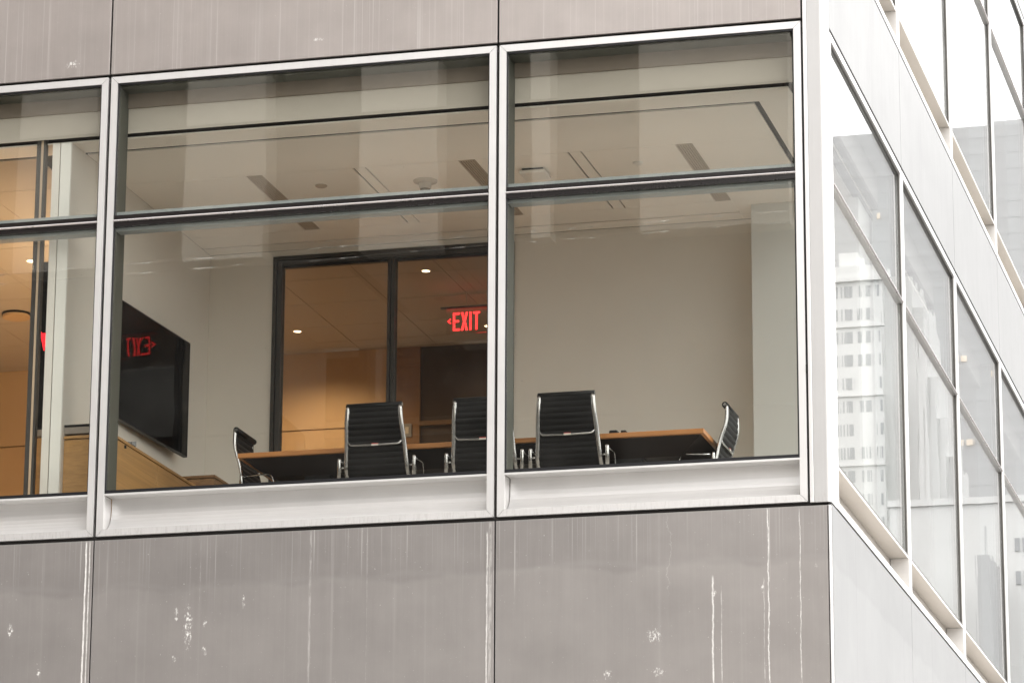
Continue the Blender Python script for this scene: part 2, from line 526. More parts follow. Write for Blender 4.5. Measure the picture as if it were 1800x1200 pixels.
def window(u0, u1, z0, z1, mp, mglass, tilt=0.0):
    zb = z0 + 0.330                 # underside of the glass
    zt = z0 + 2.588                 # transom
    ui0, ui1 = u0 + FW, u1 - FW
    fr = finish('window', frame_mesh(u0, u1, z0, z1, mp), M_frame, bld, bevel=0.0)
    # cove below the glass: soffit, back and curved lip
    prof = [(0.012, zb), (0.165, zb), (0.165, zb - 0.02)]
    zi = z0 + FW
    for k in range(9):
        a = k / 8 * math.pi / 2
        prof.append((0.165 - 0.155 * (1 - math.cos(a)), zb - 0.10 - (zb - 0.10 - zi) * math.sin(a)))
    prof += [(0.010, zi - 0.002), (0.19, zi - 0.002), (0.19, zb + 0.004), (0.012, zb + 0.004)]
    bm = bmesh.new()
    prism(bm, prof, ui0 + .007, ui1 - .007, lambda s, p, q: mp(s, p, q))
    finish('sill', bm, M_sill if mp is FRONT else M_sill_s, fr)
    for uu in (ui0, ui1):           # end cheeks
        s = 1 if uu == ui0 else -1
        B('sill_cheek', M_sill, fr, min(uu + .0005 * s, uu + .003 * s), max(uu + .0005 * s, uu + .003 * s), 0.006, 0.16, zi, zb - .002, mp=mp)
    B('sill_nose', M_sill, fr, ui0, ui1, 0.004, 0.011, zb - 0.004, zb + 0.012, mp=mp)
    # gaskets round the glass
    g = 0.010
    B('gasket', M_gasket if mp is FRONT else M_gasket_s, fr, (ui0 + g, ui1 - g, 0.012, 0.03, zb + .012, zb + 0.040), (ui0 + g, ui1 - g, 0.012, 0.03, z1 - FW - 0.014, z1 - FW - .0005),
      (ui0 + .0005, ui0 + g, 0.012, 0.03, zb + .012, z1 - FW - .0005), (ui1 - g, ui1 - .0005, 0.012, 0.03, zb + .012, z1 - FW - .0005), mp=mp)
    # two panes
    tq = 0.045 if mp is FRONT else 0.013
    for a, b in ((zb + 0.030, zt - tq), (zt + tq, z1 - FW - 0.010)):
        k = random.uniform(-1, 1) * tilt
        q = random.uniform(-1, 1) * tilt * .4
        uc, zc = (ui0 + ui1) / 2, (a + b) / 2
        f = lambda u, d, z, k=k, q=q, uc=uc, zc=zc: mp(u, d + (u - uc) * k + (z - zc) * q, z)
        B('pane', mglass, fr, ui0 + .008, ui1 - .008, 0.030, 0.030 + GT, a, b, mp=f)
    # transom: dark bar with a polished bead
    th = 0.046 if mp is FRONT else 0.014
    B('transom', M_bronze if mp is FRONT else M_frame, fr, ui0 + .001, ui1 - .001, 0.008, 0.060, zt - th, zt + th, mp=mp)
    bm = bmesh.new()
    pr = [(0.007 - 0.016 * math.sin(a * math.pi / 6), zt - 0.009 * math.cos(a * math.pi / 6)) for a in range(7)]
    prism(bm, pr, ui0 + .002, ui1 - .002, lambda s, p, q: mp(s, p, q))
    finish('transom_bead', bm, M_rib, fr)
    if mp is FRONT: B('transom_lining', M_tline, fr, ui0 + .002, ui1 - .002, 0.062, 0.17, zt - 0.072, zt + 0.088, mp=mp)
    # inner jambs
    B('jamb', M_jamb if mp is FRONT else M_tline, fr, (u0 + .004, ui0 + .006, 0.052, 0.25, zb + .02, z1 - .01), (u1 - FW - .030, u1 - .004, 0.10, 0.25, zb + .02, z1 - .01),
      (ui0 + .007, ui1 - .031, 0.06, 0.25, z1 - FW - .02, z1 - .011), mp=mp)
    return fr


fx = [-0.1665, -2.6035, -5.8725, -9.14, -12.41, -15.68]
sy = [0.292, 4.012, 7.42, 10.84, 14.26, 17.68, 21.10, 24.52, 27.94]
G = 0.0125
for row in range(2):
    z0, z1 = ZF0 + row * ROWH, ZF1 + row * ROWH
    for k in range(5):
        window(fx[k + 1] + G, fx[k] - (G if k else 0.011), z0, z1, FRONT, M_glass)
    for k in range(8):
        window(sy[k] + (G if k else 0.010), sy[k + 1] - G, z0, z1, SIDE, M_glass_r, tilt=0.0012)


def panel(u0, u1, z0, z1, mp, mat):
    bm = bmesh.new()
    box(bm, u0, u1, 0.0, 0.03, z0, z1, mp=mp)
    finish('cladding_panel', bm, mat, bld, bevel=0.0025)


for row in range(2):
    for k in range(5):
        panel(fx[k + 1] + .008, fx[k] - (.008 if k else .009), ZU + row * ROWH, ZP + (row + 1) * ROWH, FRONT, M_panel_up)
    for k in range(8):
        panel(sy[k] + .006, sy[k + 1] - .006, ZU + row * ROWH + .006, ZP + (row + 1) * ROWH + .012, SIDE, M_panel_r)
for k in range(5):
    panel(fx[k + 1] + .006, (fx[k] - .006) if k else -0.020, 4.2, ZP, FRONT, M_panel)
    panel(fx[k + 1] + .006, (fx[k] - .006) if k else -0.020, 0.16, 4.17, FRONT, M_panel)
for k in range(8):
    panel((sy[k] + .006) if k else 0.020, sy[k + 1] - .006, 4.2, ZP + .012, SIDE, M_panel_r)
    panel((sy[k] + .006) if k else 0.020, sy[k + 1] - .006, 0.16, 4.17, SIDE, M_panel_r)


def corner(z0, z1, ua, ub, name):
    r = 0.030
    pts = [(ua, 0.0)]
    for k in range(7):
        a = k / 6 * math.pi / 2
        pts.append((-r + r * math.sin(a), r - r * math.cos(a)))
    pts += [(0.0, ub), (-0.03, ub), (-0.03, 0.03), (ua, 0.03)]
    bm = bmesh.new()
    prism(bm, pts, z0, z1, lambda s, p, q: (p, q, s))
    return finish(name, bm, M_col, bld)


corner(7.462, 18, -0.128, 0.286, 'corner_column')
corner(0.16, ZP, -0.019, 0.019, 'corner_trim')
B('column_rib', M_frame, bld, -0.160, -0.130, -0.004, 0.03, 7.462, 18.0, bevel=.003)
# dark backing that shows in the joints, butting behind the cladding
B('joint_backing', M_dark, bld,
  (-16, -0.04, 0.055, 0.09, 0.1, 7.36), (-16, -0.04, 0.034, 0.054, 7.36, 7.475), (-16, -0.04, 0.055, 0.09, 11.24, 12.29), (-16, -0.04, 0.034, 0.054, 12.29, 12.405), (-16, -0.04, 0.055, 0.09, 16.17, 17.3),
  (-0.09, -0.055, 0.1, 28, 0.1, 7.36), (-0.054, -0.034, 0.06, 28, 7.36, 7.475), (-0.09, -0.055, 0.1, 28, 11.24, 12.29), (-0.054, -0.034, 0.06, 28, 12.29, 12.405), (-0.09, -0.055, 0.1, 28, 16.17, 17.3))
for row in range(2):
    zz = row * ROWH
    for dm in [(x - .012, x + .012, 0.034, 0.056, 7.475 + zz, 11.24 + zz) for x in fx[1:]] + [(-0.056, -0.034, y - .012, y + .012, 7.475 + zz, 11.24 + zz) for y in sy[1:]] + [(-0.178, -0.04, 0.034, 0.25, 7.475 + zz, 11.24 + zz), (-0.25, -0.179, 0.251, 0.30, 7.475 + zz, 11.24 + zz)]:
        B('joint_strip', M_dark, bld, *dm)
B('paint_chip', M_dark, bld, (-0.176, -0.170, -0.0035, -0.0005, 8.46, 8.53), (-0.171, -0.166, -0.0035, -0.0005, 8.42, 8.47))

# floors, roof and the closed back of the building
FL = 7.62
slab = plain('concrete slab', (0.35, 0.34, 0.33), 0.9)
B('floor_slab', slab, bld, (-16, -0.20, 0.26, 28, 7.2, FL - .02), (-16, -0.20, 0.26, 28, 10.95, 12.40), (-16, -0.20, 0.26, 28, 16.1, 17.4), (-16, -.1, .1, 28, 17.4, 17.6))
B('service_core', plain('core wall', (0.40, 0.39, 0.37), .8), bld, (-16, -4.2, 9.6, 28, FL, 10.94), (-16.2, -16.02, 0.1, 28, 0.1, 17.5), (-16, -.1, 28.01, 28.2, .1, 17.5), (-15.9, -3.5, 3.0, 28, 12.42, 16.08))

# ------------------------------------------------------------------ room shell
XW, YB, ZC = -6.30, 3.756, 10.85
struct(B('floor', M_floor, None, -6.40, -0.20, 0.27, YB + .05, FL - .018, FL))
struct(B('corridor_floor', plain('dark corridor carpet', (0.10, 0.075, 0.055), .95, var=.2, scale=30), None, (-15.9, -6.402, 0.27, 9.5, FL - .018, FL), (-6.402, -.2, YB + .052, 9.5, FL - .018, FL)))
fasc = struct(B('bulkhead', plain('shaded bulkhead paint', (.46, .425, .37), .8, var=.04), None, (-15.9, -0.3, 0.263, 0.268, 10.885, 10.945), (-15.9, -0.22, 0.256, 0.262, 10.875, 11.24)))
B('painted_dark_band', plain('brown painted dark band', (.20, .165, .13), .7, var=.1), fasc, -15.9, -0.27, 0.236, 0.2555, 11.085, 11.235)  # brown strip put in for the shade and dark reflection at the window head
B('bulkhead_return', M_ceil, fasc, -0.262, -0.256, 0.31, 9.5, 10.875, 11.24)
ceil = struct(B('ceiling', M_reveal, None, -15.9, -0.20, 0.262, 9.5, 10.90, 10.945))
cz0, cz1 = ZC, ZC + 0.012
panels = [
    # strip by the front window, strip by the side window, border round the light field, the field itself
    (-15.9, -0.335, 0.312, 0.590), (-0.62, -0.335, 0.592, 3.75),
    (-6.299, -0.668, 0.642, 1.522), (-1.357, -0.668, 1.524, 3.75),
    (-6.299, -1.359, 3.180, 3.520), (-6.299, -1.359, 3.548, 3.75),
    (-6.299, -5.215, 1.528, 3.176),
    (-5.070, -4.268, 1.528, 3.176), (-4.252, -4.162, 1.528, 3.176), (-4.150, -3.350, 1.528, 3.176),
    (-3.205, -2.412, 1.528, 3.176), (-2.398, -2.302, 1.528, 3.176), (-2.290, -1.500, 1.528, 3.176),
]
for (a, b, c, d) in panels:
    B('ceiling_panel', M_ceil, ceil, a, b, c, d, cz0, cz1)
bm = bmesh.new()
for (a, b, c, d) in panels: box(bm, a + .03, b - .03, c + .02, d - .02, cz1 + .001, 10.899)
o = finish('ceiling_void', bm, M_reveal, ceil)
# square tiles over the corridor and the neighbouring room
gx = [-5.16 - .793 * k for k in range(14)] + [-5.16 + .793 * k for k in range(1, 6)]
gy = [0.642] + [3.10 + .820 * k for k in range(-2, 6)]
tile = None
for a in gx:
    for k, c in enumerate(gy):
        d = gy[k + 1] - .008 if k + 1 < len(gy) else c + .8
        if a > -6.5 and c < 3.8: continue
        if a + .793 > -6.46 and c < 3.8: continue
        if tile is None or abs((d - c) - tile[1]) > .004:
            o = B('ceiling_tile', M_tile, ceil, .003, .790, 0, d - c, 0, .012); tile = (o, d - c)
        else:
            o = tile[0].copy(); col.objects.link(o); o.parent = ceil
        o.location = (a, c, cz0)
B('ceiling_edge', M_ceil, ceil, -6.299, -.3, 3.860, 3.912, cz0, cz1)

wl = struct(B('left_wall', M_wall, None, -6.385, XW, 0.302, YB + .1, FL, ZC - .001))
B('wall_end_strip', M_white, wl, (-6.392, -6.302, 0.285, 0.3015, FL, ZC - .002), bevel=.002)
B('wall_end_strip', M_pale, wl, (-6.465, -6.400, 0.285, 0.34, FL, ZC - .002), bevel=.002)
B('wall_rear_skin', M_wall, wl, -6.46, -6.3865, 0.345, YB, FL, ZC - .001)
wb = struct(B('back_wall', M_wall, None, (XW + .001, -5.694, YB, YB + .1, FL, ZC - .001), (-3.44, -1.19, YB, YB + .1, FL, ZC - .001), (-5.693, -3.441, YB, YB + .1, 10.795, ZC - .001)))
struct(B('corner_pier', plain('pale pier paint', (.66, .66, .62), .7, var=.02), None, -1.215, -0.28, 3.33, YB + .6, FL, ZC - .001))
fw = struct(B('corridor_wall', M_orange, None, (-15.8, -5.675, 7.33, 7.5, FL, 10.05), (-15.8, -5.675, 7.33, 7.5, 10.062, ZC - .002)))
B('falloff_strip', M_cred2, fw, -5.655, -5.336, 7.33, 7.5, FL, ZC - .002)  # amber wall carried on, its light falloff painted in as a browner strip
B('dark_recess', M_umber, fw, -5.334, -0.3, 7.36, 7.5, FL, ZC - .002)
B('dado_rail', wood('rail wood', (.20, .12, .06)), fw, -5.333, -1.5, 7.325, 7.358, 10.04, 10.085)
B('joint_backing', M_umber, fw, -15.8, -5.34, 7.502, 7.56, FL, ZC - .002)

# ------------------------------------------------------------------ glazed partition to the corridor
gp = thing('glazed_partition', 'charcoal framed glass partition in the rear wall beside the wall screen', 'partition', (-4.57, YB, FL))
def at(o, x, y, z): return (x - o.location.x, y - o.location.y, z - o.location.z)
def BP(name, mat, o, *dims, bevel=0.0):
    L = o.location
    sh = [(a - L.x, b - L.x, c - L.y, d - L.y, e - L.z, f - L.z) for (a, b, c, d, e, f) in (dims if isinstance(dims[0], (tuple, list)) else [dims])]
    return B(name, mat, o, *sh, bevel=bevel)
xl, xr, zt = -5.692, -3.442, 10.793
BP('frame', M_pframe, gp, (xl, xl + .032, YB - .02, YB + .09, FL, zt), (xl + .0325, xl + .0415, YB + .03, YB + .08, FL, zt - .05), (xl + .042, xl + .082, YB - .008, YB + .09, FL, zt - .040), (xl + .035, xr, YB - .02, YB + .09, zt - .036, zt),
   (xl + .083, xr - .083, YB - .008, YB + .09, zt - .082, zt - .040), (xr - .034, xr, YB - .02, YB + .09, FL, zt - .0365), (xr - .082, xr - .040, YB - .008, YB + .09, FL, zt - .041))
BP('mullion', M_pframe, gp, (-4.612, -4.585, YB - .012, YB + .09, FL, zt - .083), (-4.5845, -4.5765, YB + .03, YB + .08, FL, zt - .083), (-4.576, -4.546, YB - .012, YB + .09, FL, zt - .083))
BP('blind_pocket', M_plastic, gp, (xl + .09, -4.63, YB + .02, YB + .06, zt - .105, zt - .083), (-4.53, -3.6, YB + .02, YB + .06, zt - .105, zt - .083))
for a, b in ((xl + .083, -4.613), (-4.545, xr - .083)):
    BP('pane', M_glass_in, gp, a, b, YB + .03, YB + .04, FL + .02, zt - .083)

# glass wall post at the end of the neighbouring room
gw = thing('glass_wall', 'dark steel post with a pale edge strip ending the glass screen in the left bay', 'glass wall', (-6.55, 0.30, FL))
BP('post', M_pframe, gw, (-6.600, -6.566, 0.275, 0.33, FL, 11.1), (-6.541, -6.522, 0.275, 0.33, FL, 11.1))
BP('edge_strip', wood('pale strip', (.55, .42, .30), 'z'), gw, -6.564, -6.543, 0.280, 0.325, FL, 11.02)

# added screen in the slit; its glowing mark stands for the exit sign's reflection
sc = thing('added_screen', 'added dark screen whose glowing red mark stands for the exit sign reflection in the slit', 'screen', (-6.81, 1.2, FL))
BP('added_dark_panel', M_tvp, sc, -6.93, -6.69, 1.20, 1.24, FL + .05, 10.12, bevel=.004)
BP('foot', M_plastic, sc, -6.95, -6.67, 1.10, 1.34, FL, FL + .048)
L = sc.location
RM = emit('red exit reflection', (1.0, .02, .03), 0.9)  # glow painted in for the mirrored exit sign, no lit content
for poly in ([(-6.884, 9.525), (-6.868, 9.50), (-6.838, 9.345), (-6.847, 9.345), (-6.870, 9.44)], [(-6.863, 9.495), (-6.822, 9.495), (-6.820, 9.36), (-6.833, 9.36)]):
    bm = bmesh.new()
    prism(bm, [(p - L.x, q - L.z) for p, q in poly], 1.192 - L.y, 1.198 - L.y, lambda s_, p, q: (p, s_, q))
    finish('reflection_mark', bm, RM, sc)

# ------------------------------------------------------------------ credenza, bar, box, screen
cr = thing('credenza', 'long honey oak credenza along the left wall under the wall screen', 'credenza', (-6.1, 1.5, FL))
BP('carcass', M_cred, cr, (-6.298, -5.885, 0.352, 2.36, FL + .06, 8.352), bevel=.003)
BP('top', M_cred, cr, (-6.299, -5.868, 0.345, 2.37, 8.360, 8.385), bevel=.003)
for a, b in ((.36, 1.36), (1.364, 2.355)):
    BP('door', M_cred, cr, (-5.884, -5.868, a, b, FL + .08, 8.350), bevel=.001)
BP('knob', M_plastic, cr, (-5.867, -5.852, 0.58, 0.60, 8.315, 8.34), bevel=.004)
BP('plinth', M_under, cr, -6.27, -5.92, 0.40, 2.33, FL, FL + .058)
c2 = thing('cabinet', 'low honey wood cabinet seen in the slit behind the white wall end', 'cabinet', (-6.6, 0.7, FL))
BP('carcass', M_cred, c2, -6.555, -6.468, 0.365, 1.4, FL, 8.385, bevel=.003)
BP('bar', M_barg, c2, (-6.552, -6.468, .36, 1.3, 8.400, 8.455), bevel=.004)
BP('bar_cap', M_plastic, c2, -6.555, -6.468, .355, 1.3, 8.458, 8.470)
sb = thing('soundbar', 'short grey brown bar with a black top lying on the near end of the credenza', 'soundbar', (-6.1, .42, 8.386))
BP('casing', M_barg, sb, (-6.299, -5.98, .352, .50, 8.402, 8.458), bevel=.004)
BP('cap', M_plastic, sb, -6.299, -5.975, .348, .504, 8.463, 8.476)
BP('feet', M_plastic, sb, (-6.27, -6.25, .40, .44, 8.3855, 8.4015), (-6.05, -6.03, .40, .44, 8.3855, 8.4015))
bx = thing('storage_box', 'dark brown veneered box standing at the far end of the credenza', 'box', (-6.0, 2.7, FL))
BP('body', M_cred2, bx, -6.20, -5.748, 2.45, 2.98, FL, 8.468, bevel=.003)
BP('lid', M_cred2, bx, -6.204, -5.742, 2.444, 2.986, 8.473, 8.497, bevel=.002)
sm = thing('desk_device', 'small pale grey wedge shaped device on top of the credenza', 'device', (-5.915, .74, 8.3855))
bm = bmesh.new()
prism(bm, [(0, 0), (.10, 0), (.10, .045), (0, .02)], -.09, .09, lambda s, p, q: (s * .6, p, q))
finish('body', bm, M_grey, sm)
B('screen', M_tline, sm, -.04, .04, -.004, -.001, .004, .016)

tv = thing('television', 'large black flat screen hung on the left wall mirroring the red exit sign', 'television', (-6.215, 1.985, 9.285), R(-2.9))
B('screen', M_tv, tv, -.002, .004, -.905, .905, -.505, .505)
B('bezel', M_plastic, tv, (-.03, .007, -.915, -.906, -.515, .515), (-.03, .007, .906, .915, -.515, .515), (-.03, .007, -.9055, .9055, -.515, -.506), (-.03, .007, -.9055, .9055, .506, .515))
B('back_cover', M_plastic, tv, -.045, -.003, -.9, .9, -.5, .5)
B('wall_bracket', M_plastic, tv, -.075, -.046, -.25, .25, -.2, .2)

# ------------------------------------------------------------------ exit sign
SGY = 5.5
ex = thing('exit_sign', 'red lit EXIT sign with a left arrow hanging beyond the glass partition', 'exit sign', (-4.36, SGY, ZC))
GLOW = emit('red sign letters', (1.0, 0.026, 0.028), 2.2)
def letters(parent):
    z0, h, w, s = 10.480, 0.176, 0.067, 0.0205
    xs = [-4.489, -4.411, -4.331, -4.293]
    L = parent.location
    def mk(name, polys):
        bm = bmesh.new()
        for p in polys:
            prism(bm, [(x - L.x, z - L.z) for x, z in p], -.008, -.0025, lambda a, p_, q_: (p_, a, q_))
        return finish(name, bm, GLOW, parent)
    def rect(x, z, w_, h_): return [(x, z), (x + w_, z), (x + w_, z + h_), (x, z + h_)]
    x = xs[0]; mk('letter', [rect(x, z0, s, h), rect(x + s + .0003, z0, w - s, s), rect(x + s + .0003, z0 + h - s, w - s, s), rect(x + s + .0003, z0 + h * .46, w - s - .008, s)])
    x = xs[1]; ww = w + .001
    cx, cz = x + ww / 2, z0 + h / 2
    mk('letter', [[(x, z0), (x + s * 1.15, z0), (cx, cz - .024), (x + ww - s * 1.15, z0), (x + ww, z0), (cx + .0125, cz), (x + ww, z0 + h), (x + ww - s * 1.15, z0 + h), (cx, cz + .024), (x + s * 1.15, z0 + h), (x, z0 + h), (cx - .0125, cz)]])
    x = xs[2] + .003; mk('letter', [rect(x, z0, s, h)])
    x = xs[3]; mk('letter', [rect(x, z0 + h - s, w, s), rect(x + w / 2 - s / 2, z0, s, h - s - .0003)])
    x = -4.544; mk('arrow', [[(x, z0 + .095), (x + .030, z0 + .122), (x + .038, z0 + .112), (x + .017, z0 + .095), (x + .038, z0 + .078), (x + .030, z0 + .068)]])
letters(ex)
mt, t, out = new_mat('edge lit sign plate')
tr = t.nodes.new('ShaderNodeBsdfTransparent'); tr.inputs[0].default_value = (.97, .94, .93, 1)
em = t.nodes.new('ShaderNodeEmission'); em.inputs[0].default_value = (1, .03, .02, 1)
tc, x, y, z = coords(t)
k = (z.step(-.20, -.15) * 0.06)
t.links.new(k.s, em.inputs[1])
ad = t.nodes.new('ShaderNodeAddShader')
t.links.new(tr.outputs[0], ad.inputs[0]); t.links.new(em.outputs[0], ad.inputs[1]); t.links.new(ad.outputs[0], out.inputs['Surface'])
M_plate = mt
B('plate', M_plate, ex, -.195, .215, 0, .006, -.397, -.150)
B('plate_edge', emit('red plate edge', (1, .04, .03), .8), ex, (.2155, .219, -.001, .007, -.395, -.150), (.10, .215, -.001, .007, -.399, -.3975))
B('canopy', M_plastic, ex, -.25, .25, -.01, .03, -.149, -.134)
B('stem', M_pale, ex, -.002, .002, .002, .006, -.1335, -.001)

# ------------------------------------------------------------------ lamps in the corridor ceiling
M_lamp = emit('warm lamp lens', (1.0, 0.78, 0.50), 5.0)
def downlight(x, y, label, r=.038, power=60):
    d = thing('downlight', label, 'downlight', (x, y, ZC), group='warm lit downlights')
    bm = bmesh.new(); lathe(bm, [(r, -.001), (r, -.006)], n=20); finish('lens', bm, M_lamp, d)
    bm = bmesh.new()
    n = 24
    for (ra, rb) in ((r + .0005, r + .014),):
        v = [[bm.verts.new((q * math.cos(2 * math.pi * k / n), q * math.sin(2 * math.pi * k / n), zz)) for k in range(n)] for q, zz in ((ra, -.001), (ra, -.009), (rb, -.004), (rb, -.001))]
        for i in range(4):
            for k in range(n): bm.faces.new((v[i][k], v[i][(k + 1) % n], v[(i + 1) % 4][(k + 1) % n], v[(i + 1) % 4][k]))
    finish('trim_ring', bm, M_pale, d)
    ld = bpy.data.lights.new('downlight_lamp', 'SPOT')
    ld.energy = power; ld.color = (1.0, 0.75, 0.48); ld.spot_size = R(150); ld.spot_blend = 0.9; ld.shadow_soft_size = .05
    lo = bpy.data.objects.new('downlight_lamp', ld); col.objects.link(lo)
    lo.parent = d; lo.location = (0, 0, -.03)
    return d
downlight(-4.524, 4.679, 'lit downlight above the right pane of the glass partition', power=20)
downlight(-6.344, 6.472, 'lit downlight above the left pane of the glass partition', power=72)
downlight(-7.95, 3.513, 'lit downlight in the left bay beside the steel post', power=2200)
downlight(-4.47, 6.71, 'lit downlight just right of the EXIT letters', power=14)
rd = thing('round_diffuser', 'large round unlit ceiling diffuser with a dark rim in the left bay', 'diffuser', (-8.785, 5.218, ZC))
bm = bmesh.new(); lathe(bm, [(.14, -.001), (.14, -.02)], n=32); finish('rim', bm, M_plastic, rd)
bm = bmesh.new(); lathe(bm, [(.132, -.021), (.132, -.045), (.12, -.05)], n=32); finish('disc', bm, M_orange, rd, smooth=False)

# ------------------------------------------------------------------ ceiling fittings of the meeting room
for x, lab in ((-5.1425, 'brown linear air diffuser nearest the left wall'), (-3.2775, 'brown linear air diffuser beside the domed sensor'), (-1.4285, 'brown linear air diffuser nearest the side windows')):
    w = .143
    d = thing('air_diffuser', lab, 'air diffuser', (x, 2.352, ZC), group='linear air diffusers in the meeting room ceiling')
    B('frame', M_vent, d, (-w / 2 + .006, -w / 2 + .014, -.818, .818, .0, .012), (w / 2 - .014, w / 2 - .006, -.818, .818, .0, .012), (-w / 2 + .0145, w / 2 - .0145, .806, .818, .0, .012), (-w / 2 + .0145, w / 2 - .0145, -.818, -.806, .0, .012))
    B('backing', M_vent, d, -w / 2 + .006, w / 2 - .006, -.818, .818, .0135, .03)
    for k in range(5):
        xx = -w / 2 + .022 + k * .021
        B('slat', M_vent, d, xx, xx + .011, -.805, .805, .002, .013)

def disc(x, y, r, lab, mat):
    d = thing('ceiling_speaker', lab, 'speaker', (x, y, ZC), group='round ceiling discs')
    bm = bmesh.new(); lathe(bm, [(r, -.001), (r, -.006), (r * .92, -.010)], n=28); finish('ring', bm, mat, d)
    bm = bmesh.new(); lathe(bm, [(r * .86, -.011), (r * .80, -.014)], n=28); finish('grille', bm, mat, d)
disc(-4.669, 1.924, .052, 'small tan disc flush in the ceiling between the left diffuser and the domed sensor', plain('tan disc', (.50, .43, .35), .6))
disc(-1.902, 1.926, .045, 'small pale disc flush in the ceiling beside the right diffuser', M_pale)
M_domeb = plain('aged white plastic', (.50, .45, .38), .5)
ds = thing('domed_sensor', 'white ceiling dome with a hanging camera head between two diffusers', 'camera', (-3.769, 2.005, ZC))
bm = bmesh.new(); lathe(bm, [(.105, -.001), (.10, -.012), (.07, -.022), (.06, -.024)], n=28); finish('base', bm, M_domeb, ds, smooth=False)
bm = bmesh.new(); lathe(bm, [(.055, -.025), (.052, -.055), (.046, -.072)], n=24); finish('body', bm, M_domeb, ds)
bm = bmesh.new(); lathe(bm, [(.044, -.073), (.042, -.092), (.034, -.112), (.018, -.124), (.004, -.127)], n=24); finish('lens_dome', bm, plain('smoked dome', (.22, .19, .15), .2), ds, smooth=True)
wp = thing('access_point', 'square white wireless unit on the ceiling above the middle chair', 'access point', (-2.795, 1.955, ZC))
B('housing', M_pale, wp, -.115, .115, -.115, .115, -.050, -.018, bevel=.014)
B('mount', M_plastic, wp, -.09, .09, -.09, .09, -.0175, -.001)
sw = thing('switch_plate', 'pale grey switch plate on the amber corridor wall right of the first chair', 'switch', (-5.46, 7.327, 9.995))
B('plate', M_grey, sw, -.045, .045, -.010, .0, -.068, .068, bevel=.003)
B('rocker', M_pale, sw, -.018, .018, -.015, -.0105, -.034, .034, bevel=.002)

# ------------------------------------------------------------------ conference table
TY0, TY1, TX0, TX1, TZ = 1.25, 2.42, -5.13, -1.225, 8.382
tb = thing('conference_table', 'long conference table with an orange wood edge and dark underside', 'table', ((TX0 + TX1) / 2, (TY0 + TY1) / 2, FL))
BP('table_top', M_table, tb, (TX0, TX1, TY0, TY1, TZ - .040, TZ), bevel=.003)
L = tb.location
bm = bmesh.new()
e = [(TX0 + .03, TX1 - .03, TY0 + .03, TY1 - .03, TZ - .0405), (TX0 + .24, TX1 - .24, TY0 + .24, TY1 - .24, TZ - .16)]
vv = [[bm.verts.new((x - L.x, y - L.y, q[4] - L.z)) for x, y in ((q[0], q[2]), (q[1], q[2]), (q[1], q[3]), (q[0], q[3]))] for q in e]
for k in range(4): bm.faces.new((vv[0][k], vv[0][(k + 1) % 4], vv[1][(k + 1) % 4], vv[1][k]))
bm.faces.new(vv[0]); bm.faces.new(vv[1])
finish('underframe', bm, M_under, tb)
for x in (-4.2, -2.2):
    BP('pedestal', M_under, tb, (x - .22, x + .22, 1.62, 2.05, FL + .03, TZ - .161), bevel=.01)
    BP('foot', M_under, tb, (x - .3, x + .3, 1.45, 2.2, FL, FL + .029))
for x in (-4.52, -1.885):
    BP('cable_tray', M_plastic, tb, (x - .11, x + .11, 1.50, 1.74, TZ - .235, TZ - .13), bevel=.006)
    BP('tray_edge', M_grey, tb, (x - .112, x + .112, 1.492, 1.499, TZ - .150, TZ - .144))
ph = thing('conference_phone', 'black conference phone lying on the table behind the right chair', 'phone', (-1.955, 1.42, TZ))
bm = bmesh.new(); box(bm, -.11, .09, -.07, .07, 0, .022); finish('base', bm, M_plastic, ph, bevel=.006)
bm = bmesh.new(); box(bm, -.075, -.005, -.04, .06, .0225, .058); finish('handset', bm, M_plastic, ph, bevel=.012)
bm = bmesh.new(); box(bm, .022, .066, -.04, .05, .0225, .052); finish('keypad', bm, M_plastic, ph, bevel=.008)
B('cable', M_plastic, ph, .0905, .24, -.01, .0, .001, .008)

# ------------------------------------------------------------------ office chairs
PROF = [(-.258, 1.030), (-.259, .985), (-.259, .94), (-.253, .89), (-.240, .84), (-.222, .79), (-.203, .73), (-.188, .67), (-.176, .60), (-.160, .54), (-.128, .485), (-.075, .455), (.0, .445), (.08, .445), (.17, .455), (.235, .455)]
def hw(z): return .214 + max(0, min(1, (1.03 - z) / .5)) * .040
def densify(pr, st=.006):
    o = []
    for (a, b) in zip(pr[:-1], pr[1:]):
        n = max(1, int(math.hypot(b[0] - a[0], b[1] - a[1]) / st))
        for k in range(n): o.append((a[0] + (b[0] - a[0]) * k / n, a[1] + (b[1] - a[1]) * k / n))
    o.append(pr[-1])
    for _ in range(6):
        o = [o[0]] + [((o[i - 1][0] + o[i][0] + o[i + 1][0]) / 3, (o[i - 1][1] + o[i][1] + o[i + 1][1]) / 3) for i in range(1, len(o) - 1)] + [o[-1]]
    return o
DP = densify(PROF)

